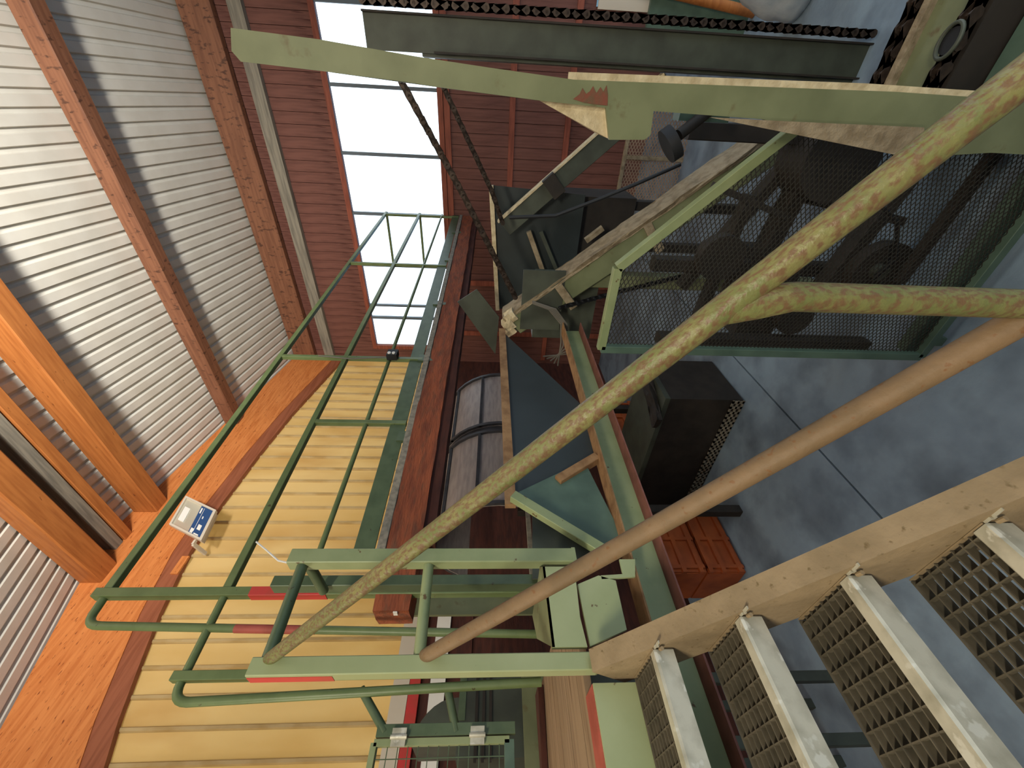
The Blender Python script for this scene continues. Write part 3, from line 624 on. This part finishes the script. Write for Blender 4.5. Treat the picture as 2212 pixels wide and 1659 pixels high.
dc = thing('steel_column', (0.4, CY, FLOOR), 'dark grey-green steel column behind the leaning arm', 'column')
cA, cB = 0.495, 0.268
build(G().box((cB, CY, FLOOR), (cA, CY + 0.012, 1.02)), 'web', STEELD, dc)
build(G().box((cA - 0.012, CY - 0.035, FLOOR), (cA, CY, 1.02)), 'flange', DARKM, dc)
build(G().box((cB, CY - 0.045, FLOOR), (cB + 0.012, CY, 0.5)), 'flange', DARKM, dc)
build(G().box((cB - 0.02, CY + 0.02, FLOOR), (cA, CY + 0.16, 0.6)), 'rear_web', STEELD, dc)
roller_chain([V(cA + 0.05, CY - 0.02, 1.0), V(cA + 0.05, CY - 0.02, FLOOR + 0.05)], 0.075, 0.05, 0.055, (0, 1, 0), 'roller_chain', 'long oily roller chain hanging beside the dark column')
# hanging chains
roller_chain([at(836, 132, y=3.93), at(868, 178, y=3.3), at(1000, 420, y=3.3), at(1112, 640, y=3.3)], 0.075, 0.035, 0.05, (0.3, 0.9, 0.3), 'hanging_chain', 'heavy chain slanting across the bright windows')
roller_chain([at(930, 148, y=3.93), at(958, 188, y=3.7), at(1062, 412, y=3.7), at(1085, 480, y=3.7)], 0.07, 0.03, 0.042, (0.3, 0.9, 0.3), 'hanging_chain', 'thinner chain slanting across the board wall')

# ================================================================== INCLINED CONVEYOR, BRACES AND HOUSING BEHIND THE GUARD
IY = 3.4
ic = thing('inclined_conveyor', (-0.9, IY, FLOOR), 'dust-covered inclined conveyor beam with splintered wood at its upper end', 'conveyor')
i0, i1 = V(-1.72, IY, -0.20), V(0.05, IY, -2.38)
ax = (i1 - i0).normalized(); iu = V(-ax.z, 0, ax.x); iu = -iu if iu.z < 0 else iu
build(G().bar(i0, i1, 0.24, 0.2, up=iu), 'beam_body', OLIVE, ic)
build(G().rough(i0 + iu * 0.115 - ax * 0.04, i1 + iu * 0.115, 0.27, 0.04, 46, 0.012, up=iu), 'dust_layer', DUST, ic)
build(G().rough(i0 - ax * 0.05 + iu * 0.03, i0 + ax * 0.35 + iu * 0.08, 0.2, 0.1, 10, 0.02, up=iu), 'splintered_wood', TIMBER, ic)
for k, (a, b, r) in enumerate(((-0.08, 0.05, 0.05), (-0.02, 0.1, 0.045), (-0.11, -0.02, 0.035))):
    g = G().rough(i0 + ax * (a) + iu * b - V(0, 0.1, 0), i0 + ax * (a + 0.1) + iu * b - V(0, 0.1, 0), r * 2, r * 2, 4, 0.012, up=iu)
    build(g, 'dust_lump', DUST_LIGHT, ic)
for k in (0.55, 1.4): build(G().bar(i0 + ax * k + iu * 0.1 + V(0, -0.14, 0), i0 + ax * k - iu * 0.16 + V(0, -0.14, 0), 0.04, 0.07, up=ax), 'side_lug', DUST, ic)
build(G().bar(i0 + ax * 0.7 + V(0, 0, -0.1), V(i0.x + 0.45, IY, FLOOR), 0.12, 0.12, up=(1, 0, 0)), 'support_leg', OLIVE, ic)
build(G().bar(i0 + ax * 2.3 + V(0, 0, -0.1), V((i0 + ax * 2.3).x, IY, FLOOR), 0.1, 0.1, up=(1, 0, 0)), 'support_leg', STEELD, ic)
build(G().box((i0.x - 0.02, IY - 0.13, -0.62), (i0.x + 0.55, IY - 0.11, -0.25)), 'head_plate', STEELD, ic)
build(G().box((i0.x - 0.25, IY + 0.13, -1.0), (i0.x + 0.4, IY + 0.33, -0.4)), 'drive_box', STEELD, ic)
for k in range(5):
    a = at(1205 + k * 4, 665, y=IY - 0.16); pts = [at(1150, 655 - k, y=IY - 0.16), at(1185 + k * 4, 668, y=IY - 0.18), at(1212 + k * 3, 700, y=IY - 0.2), at(1212 + k * 5, 740 + 6 * k, y=IY - 0.2), at(1205 - 8 * k, 790 - 5 * k, y=IY - 0.2)]
    build(G().tube(pts, 0.008, 6), 'cable', CABLE, ic)
build(G().slab([at(1030, 625, y=3.62), at(1078, 685, y=3.62), at(1070, 765, y=3.62), at(988, 652, y=3.62)], (0, 0.01, 0)), 'chute_flap', STEELD, ic)
br = thing('diagonal_brace', at(1090, 480, y=4.08), 'green steel brace with a pale lit upper edge in front of the board wall', 'beam')
d0, d1 = at(1090, 492, y=4.08), at(1444, 180, y=4.08)
bu = V(0.6, 0, 0.7)
build(G().bar(d0, d1, 0.06, 0.17, up=bu), 'brace_web', STEELD, br)
build(G().bar(d0 + bu * 0.095, d1 + bu * 0.095, 0.09, 0.018, up=bu), 'brace_flange', DUST_LIGHT, br)  # pale colour paints the light along the brace's upper edge
build(G().bar(d0.lerp(d1, 0.3) + V(0, -0.05, 0), d0.lerp(d1, 0.37) + V(0, -0.05, 0), 0.08, 0.2, up=bu), 'splice_plate', DARKM, br)
HY2 = 4.26
hs = thing('hopper_housing', at(1076, 670, y=HY2) + V(0.5, 0, -0.8), 'dark blue sheet steel hopper with a pale rim below the chains', 'hopper')
h0, h1 = at(1061, 400, y=HY2), at(1075, 668, y=HY2)
build(G().slab([h0, h1, V(h1.x + 0.15, HY2, -0.9), V(h0.x - 0.05, HY2, -0.9)], (0, 0.01, 0)), 'front_sheet', STEELB, hs)
build(G().bar(h0 + V(0, -0.01, 0), h1 + V(0, -0.01, 0), 0.05, 0.045), 'pale_rim', DUST_LIGHT, hs)  # pale strip along the upper edge of the sheet
build(G().bar(at(1142, 500, y=HY2 - 0.1), at(1182, 612, y=HY2 - 0.1), 0.05, 0.05), 'stiffener', DUST, hs)
build(G().bar(at(1168, 500, y=HY2 - 0.1), at(1206, 592, y=HY2 - 0.1), 0.04, 0.04), 'stiffener', STEELD, hs)
build(G().bar(at(1130, 470, y=HY2 + 0.3), at(1330, 478, y=HY2 + 0.3), 0.08, 0.1), 'cross_member', DUST, hs)
build(G().box((h0.x - 0.75, HY2 + 0.2, -1.5), (h0.x - 0.1, HY2 + 0.7, -0.45)), 'dark_box', DARKM, hs)
build(G().bar(at(1265, 520, y=HY2 - 0.2), at(1302, 492, y=HY2 - 0.2), 0.06, 0.05), 'dusty_block', DUST, hs)
for xx in (h0.x - 0.65, h0.x - 0.2): build(G().bar(V(xx, HY2 + 0.4, -1.5), V(xx, HY2 + 0.4, FLOOR), 0.1, 0.1, up=(1, 0, 0)), 'leg', DARKM, hs)
wbx = at(995, 801, y=8.9)
o = build(G().box((wbx.x - 0.14, 8.86, at(1018, 801, y=8.9).z), (wbx.x + 0.1, 8.93, at(972, 801, y=8.9).z)), 'junction_box', GREYP, loc=(wbx.x, 8.9, wbx.z)); tag(o, 'pale junction box on the board wall near the corner', 'box')
# loose cable / belt over the red mesh
o = build(G().tube([at(1100, 470, y=3.2), at(1200, 466, y=3.2), at(1300, 428, y=3.2), at(1380, 395, y=3.2), at(1470, 355, y=3.2)], 0.014, 8), 'drive_belt', BLACK, loc=at(1300, 428, y=3.2)); tag(o, 'sagging black belt crossing in front of the red mesh panel', 'belt')
roller_chain([at(1210, 665, y=3.14), at(1320, 635, y=3.14), at(1500, 590, y=3.14)], 0.05, 0.025, 0.03, (0.2, 0.9, 0.3), 'drive_chain', 'thin drive chain running behind the mesh guard', BLACK)

# ================================================================== EXPANDED METAL
def expanded(poly, y, pw, ph, t, name, mt, parent):
    """diamond mesh in the plane y, inside a convex polygon of (x, z)"""
    def inside(x, z):
        sgn = 0
        for (ax_, az), (bx, bz) in zip(poly, poly[1:] + poly[:1]):
            c = (bx - ax_) * (z - az) - (bz - az) * (x - ax_)
            if c and sgn and (c > 0) != (sgn > 0): return False
            sgn = sgn or c
        return True
    xs = [p[0] for p in poly]; zs = [p[1] for p in poly]; g = G(); r = 0; z = min(zs)
    while z < max(zs):
        x = min(xs) + (pw / 2 if r % 2 else 0)
        while x < max(xs):
            for dx in (-pw / 2, pw / 2):
                if inside(x, z) and inside(x + dx, z + ph):
                    a = V(x, y, z); b = V(x + dx, y + 0.002, z + ph); n_ = V(-(b - a).z, 0, (b - a).x).normalized() * t
                    o = len(g.v); g.v += [a - n_, a + n_, b + n_, b - n_, a - n_ + V(0, 0.002, 0), a + n_ + V(0, 0.002, 0), b + n_ + V(0, 0.002, 0), b - n_ + V(0, 0.002, 0)]
                    g.f += [(o, o+1, o+2, o+3), (o+7, o+6, o+5, o+4), (o+1, o+5, o+6, o+2), (o, o+3, o+7, o+4)]
            x += pw
        z += ph; r += 1
    return tag(build(g, name, mt, parent), kind='stuff')
YG = 2.12
gd = thing('mesh_guard', (-0.6, YG, FLOOR), 'green framed expanded metal guard with a sloping top behind the stair rails', 'guard')
Q = lambda px, py: at(px, py, y=YG)
g_tl, g_tc, g_bl = Q(1298, 752), Q(1336, 578), Q(1998, 752)
gx0 = g_tl.x; gzt = g_tl.z; gzb = g_bl.z; gcx = g_tc.x
slope = (Q(1690, 300).z - g_tc.z) / (Q(1690, 300).x - g_tc.x)
gx1 = 0.02; gzr = g_tc.z + slope * (gx1 - gcx)
fr = [V(gx0, YG, gzt), V(gcx, YG, gzt), V(gx1, YG, gzr), V(gx1, YG, gzb), V(gx0, YG, gzb)]
for k, (a, b) in enumerate(zip(fr, fr[1:] + fr[:1])):
    build(G().bar(a, b, 0.05, 0.045, up=(0, 1, 0)), 'frame_bar', GREEN if k in (0, 1) else TEALG, gd)
build(G().box((gx0, YG + 0.05, gzb - 0.03), (gx1, YG + 0.12, gzb + 0.06)), 'bottom_sill', TEALG, gd)
expanded([(p.x, p.z) for p in fr], YG + 0.01, 0.046, 0.0125, 0.0022, 'expanded_mesh', MESH, gd)
for xx in (gx0 + 0.1, gx1 - 0.1): build(G().bar(V(xx, YG + 0.05, gzb), V(xx, YG + 0.05, FLOOR), 0.08, 0.06, up=(1, 0, 0)), 'foot', TEALG, gd)
g2 = thing('rear_mesh_panel', at(1400, 340, y=6.4), 'pale expanded metal panel in front of the red boards', 'guard')
Q2 = lambda px, py: at(px, py, y=6.4)
c = [Q2(1330, 440), Q2(1330, 215), Q2(1500, 200), Q2(1500, 440)]
xa, xb, za, zb = c[0].x, c[1].x + 0.2, c[0].z, -2.7
expanded([(xa, za), (xb, za), (xb, zb), (xa, zb)], 6.4, 0.075, 0.022, 0.006, 'expanded_mesh', MESHL, g2)
for a, b in ((V(xa, 6.4, za), V(xb, 6.4, za)), (V(xa, 6.4, za), V(xa, 6.4, FLOOR)), (V(xb, 6.4, za), V(xb, 6.4, FLOOR)), (V(xa + 0.62, 6.41, za), V(xa + 0.62, 6.41, zb))):
    build(G().bar(a, b, 0.05, 0.05, up=(0, 1, 0)), 'frame_bar', DUST, g2)

# ================================================================== DRIVE MACHINERY BEHIND THE GUARD
dm = thing('drive_unit', (-0.4, 2.9, FLOOR), 'dark greasy drive unit with pulleys and frames behind the mesh guard', 'machine')
def W(px, py, y): return at(px, py, y=y)
for (a, b, w_, y_) in (((1470, 620), (1720, 330), 0.10, 3.0), ((1640, 560), (1780, 300), 0.14, 2.9), ((1500, 700), (1620, 420), 0.09, 2.95), ((1760, 640), (1960, 380), 0.12, 2.7), ((1420, 730), (1950, 745), 0.10, 2.6), ((1540, 400), (1700, 470), 0.05, 2.8), ((1700, 420), (1960, 480), 0.07, 2.9)):
    build(G().bar(W(*a, y_), W(*b, y_), w_, w_ * 0.8), 'frame_member', DARKM, dm)
def disc(c, r, th, name, mt, parent, n=28):
    return build(G().tube([c, c + V(0, th, 0)], r, n), name, mt, parent, smooth='auto')
disc(W(1905, 590, 2.55), 0.20, 0.09, 'pulley', DARKM, dm); disc(W(1905, 590, 2.5), 0.05, 0.2, 'pulley_hub', STEELD, dm)
disc(W(1560, 560, 2.7), 0.16, 0.09, 'pulley', DARKM, dm)
disc(W(1720, 690, 2.6), 0.13, 0.09, 'pulley', DARKM, dm)
disc(W(1820, 350, 2.7), 0.24, 0.3, 'motor_housing', DARKM, dm)
build(G().box(W(1560, 720, 2.75) + V(-0.02, 0, -0.1), W(1760, 560, 2.75) + V(0, 0.4, 0.05)), 'gear_case', DARKM, dm)
build(G().bar(W(2150, 330, 2.5), W(1940, 610, 2.5), 0.06, 0.06), 'push_rod', DARKM, dm)
build(G().tube([W(1880, 420, 2.45), W(1940, 480, 2.4), W(1935, 560, 2.4), W(1890, 600, 2.45)], 0.012, 6), 'hose', BLACK, dm)
for xx in (-0.95, -0.1): build(G().bar(V(xx, 2.9, -1.2), V(xx, 2.9, FLOOR), 0.1, 0.1, up=(1, 0, 0)), 'leg', DARKM, dm)
pu = thing('belt_pulley', at(1465, 290, y=2.32), 'black belt pulley on a short shaft below the square lug', 'pulley')
c = at(1466, 292, y=2.32)
build(G().tube([c + V(-0.055, 0, 0.05), c + V(-0.025, 0, 0.01)], 0.085, 24), 'wheel', BLACK, pu, smooth='auto')
build(G().tube([c, c + V(0.12, 0.05, -0.16)], 0.028, 14), 'shaft', DARKM, pu, smooth='auto')
build(G().box(c + V(0.06, 0.05, -0.26), c + V(0.2, 0.14, 0.0)), 'bearing_block', TEALG, pu)

# ================================================================== FLOOR CHAIN CONVEYOR AND STORED GOODS
fc_ = thing('floor_conveyor', (0.9, 2.85, FLOOR), 'low conveyor bed with a round hole between two heavy chains', 'conveyor')
build(G().box((0.0, 2.68, FLOOR + 0.1), (3.4, 3.0, -2.44)), 'bed', OLIVE, fc_)
build(G().box((0.0, 2.94, FLOOR + 0.3), (3.4, 2.99, -2.40)), 'slide_rail', DUST, fc_)
build(G().box((0.0, 2.60, FLOOR + 0.2), (3.4, 2.68, -2.44)), 'slide_rail', DARKM, fc_)
rc = at(2050, 88, z=-2.35)
g = G(); n = 24
build(G().tube([rc + V(0.075 * math.cos(2 * math.pi * i / n), 0.055 * math.sin(2 * math.pi * i / n), 0) for i in range(n + 1)], 0.010, 8), 'ring', STEELD, fc_, smooth='auto')
build(G().tube([rc + V(0, 0, -0.012), rc + V(0, 0, -0.006)], 0.058, 20), 'hole', BLACK, fc_)
build(G().box((0.0, 2.25, FLOOR + 0.05), (3.4, 2.58, -2.62)), 'side_deck', TEALG, fc_)
for xx in (0.3, 1.8, 3.2):
    for yy in (2.4, 2.9): build(G().box((xx - 0.05, yy - 0.05, FLOOR), (xx + 0.05, yy + 0.05, FLOOR + 0.15)), 'foot', DARKM, fc_)
roller_chain([V(0.02, 3.04, -2.40), V(3.4, 3.04, -2.40)], 0.11, 0.05, 0.07, (0, 1, 0), 'conveyor_chain', 'heavy conveyor chain on the far side of the low conveyor bed')
roller_chain([V(0.02, 2.64, -2.40), V(3.4, 2.64, -2.40)], 0.11, 0.05, 0.07, (0, 1, 0), 'conveyor_chain', 'heavy conveyor chain on the near side of the low conveyor bed')
YB = 6.0
Bq = lambda px, py, y=YB: at(px, py, y=y)
def sack(name, lab, x0, x1, mt, tilt, y, ztop, seed):
    rnd = random.Random(seed); g = G(); n = 14; rings = 9; o = 0
    for i in range(rings):
        t = i / (rings - 1); zz = FLOOR + 0.01 + (ztop - FLOOR) * t
        wv = (0.55 + 0.45 * math.sin(math.pi * min(1, 0.25 + t * 0.75))) * (0.3 if i == rings - 1 else 1)
        for j in range(n):
            th = 2 * math.pi * j / n; rr = wv * (1 + rnd.uniform(-0.05, 0.05))
            g.v.append(V((x0 + x1) / 2 + tilt * t + (x1 - x0) / 2 * rr * math.cos(th), y + 0.25 * rr * math.sin(th), zz))
    for i in range(rings - 1):
        for j in range(n): g.f.append((i * n + j, i * n + (j + 1) % n, (i + 1) * n + (j + 1) % n, (i + 1) * n + j))
    g.f.append(tuple(range(n - 1, -1, -1))); g.f.append(tuple((rings - 1) * n + j for j in range(n)))
    o = build(g, name, mt, loc=((x0 + x1) / 2, y, FLOOR), smooth=True); return tag(o, lab, 'sack')
sack('sack', 'bulging white sack among the goods by the far boards', 0.72, 1.35, BAG, 0.1, 5.2, -2.25, 1)
sack('sack', 'tan sack standing beside the white one', 1.0, 1.6, TAN, 0.1, 4.55, -2.35, 2)
o = build(G().box((0.55, 6.2, FLOOR), (1.7, 6.26, -1.75)), 'leaning_board', TEALG, loc=(1.1, 6.2, FLOOR)); tag(o, 'blue-green board standing behind the sacks', 'board')
o = build(G().tube([V(0.95, 6.1, FLOOR), V(1.15, 6.12, -1.2)], 0.05, 14), 'orange_pipe', PURLINL, loc=(0.95, 6.1, FLOOR), smooth='auto'); tag(o, 'orange round pole leaning beside the blue-green board', 'pole')
o = build(G().box((0.95, 6.5, FLOOR), (1.9, 6.53, -1.2)), 'grey_board', GREYP, loc=(1.0, 6.5, FLOOR)); tag(o, 'grey board leaning behind the orange pole', 'board')
lb = at(1400, 0, y=8.9)
o = build(G().box((lb.x - 0.12, 8.90, at(1502, 0, y=8.9).z), (lb.x + 1.2, 8.93, at(1290, 0, y=8.9).z)), 'blue_panel', LBLUE, loc=(lb.x, 8.9, -2.5)); tag(o, 'light blue panel fixed to the red-brown boards', 'panel')

# ================================================================== BIN UNDER THE CONVEYOR, ORANGE CRATES
bn = thing('waste_bin', (-3.8, 3.9, FLOOR), 'dark steel bin edged with a perforated strip on the floor beyond the channel', 'bin')
BY0, BX0, BX1, BT = 3.47, -4.98, -2.7, -2.05
build(G().box((BX0, BY0, FLOOR + 0.02), (BX1, 4.3, BT)), 'bin_body', DARKM, bn)
build(G().box((BX0 - 0.02, BY0 - 0.02, BT), (BX1 + 0.02, 4.32, BT + 0.06)), 'bin_rim', STEELD, bn)
g = G()
for zz in (0.02, 0.08, 0.14): g.box((BX0, BY0 - 0.02, FLOOR + zz - 0.012), (BX1, BY0 - 0.008, FLOOR + zz + 0.012))
x = BX0
while x < BX1: g.box((x, BY0 - 0.02, FLOOR + 0.008), (x + 0.035, BY0 - 0.008, FLOOR + 0.152)); x += 0.08
build(g, 'perforated_strip', GREYWOOD, bn)
build(G().rough(V(BX1 - 0.3, BY0 - 0.1, BT + 0.1), V(BX1 + 0.05, 4.3, BT + 0.1), 0.2, 0.06, 12, 0.02), 'debris', DARKM, bn)
def crate(x, y, z, lab):
    t = thing('crate', (x, y, z), lab, 'crate', 'orange crates on the floor'); L, Wd, H = 0.8, 0.6, 0.45
    build(G().box((x - Wd / 2, y - L / 2, z), (x + Wd / 2, y + L / 2, z + 0.03)), 'base', ORANGE, t)
    for sx in (-1, 1): build(G().box((x + sx * Wd / 2 - 0.012, y - L / 2, z + 0.03), (x + sx * Wd / 2 + 0.012, y + L / 2, z + H)), 'side', ORANGE, t)
    for sy in (-1, 1): build(G().box((x - Wd / 2 + 0.012, y + sy * L / 2 - 0.012, z + 0.03), (x + Wd / 2 - 0.012, y + sy * L / 2 + 0.012, z + H)), 'end', ORANGE, t)
    for zz in (0.05, H * 0.55, H - 0.05): build(G().box((x + Wd / 2 + 0.012, y - L / 2 - 0.02, z + zz), (x + Wd / 2 + 0.05, y + L / 2 + 0.02, z + zz + 0.05)), 'rib', ORANGE, t)
    for q in (-0.35, 0.0, 0.35): build(G().box((x + Wd / 2 + 0.012, y + q - 0.02, z + 0.02), (x + Wd / 2 + 0.045, y + q + 0.02, z + H)), 'rib', ORANGE, t)
    return t
crate(-4.55, 2.65, FLOOR, 'orange crate on the floor nearest the stair, bottom of its stack')
crate(-4.55, 2.65, FLOOR + 0.46, 'orange crate nearest the stair, on top of another crate')
crate(-4.55, 4.9, FLOOR, 'far orange crate on the floor under the green channel, bottom one')
crate(-4.55, 4.9, FLOOR + 0.46, 'far orange crate under the green channel, stacked on another')
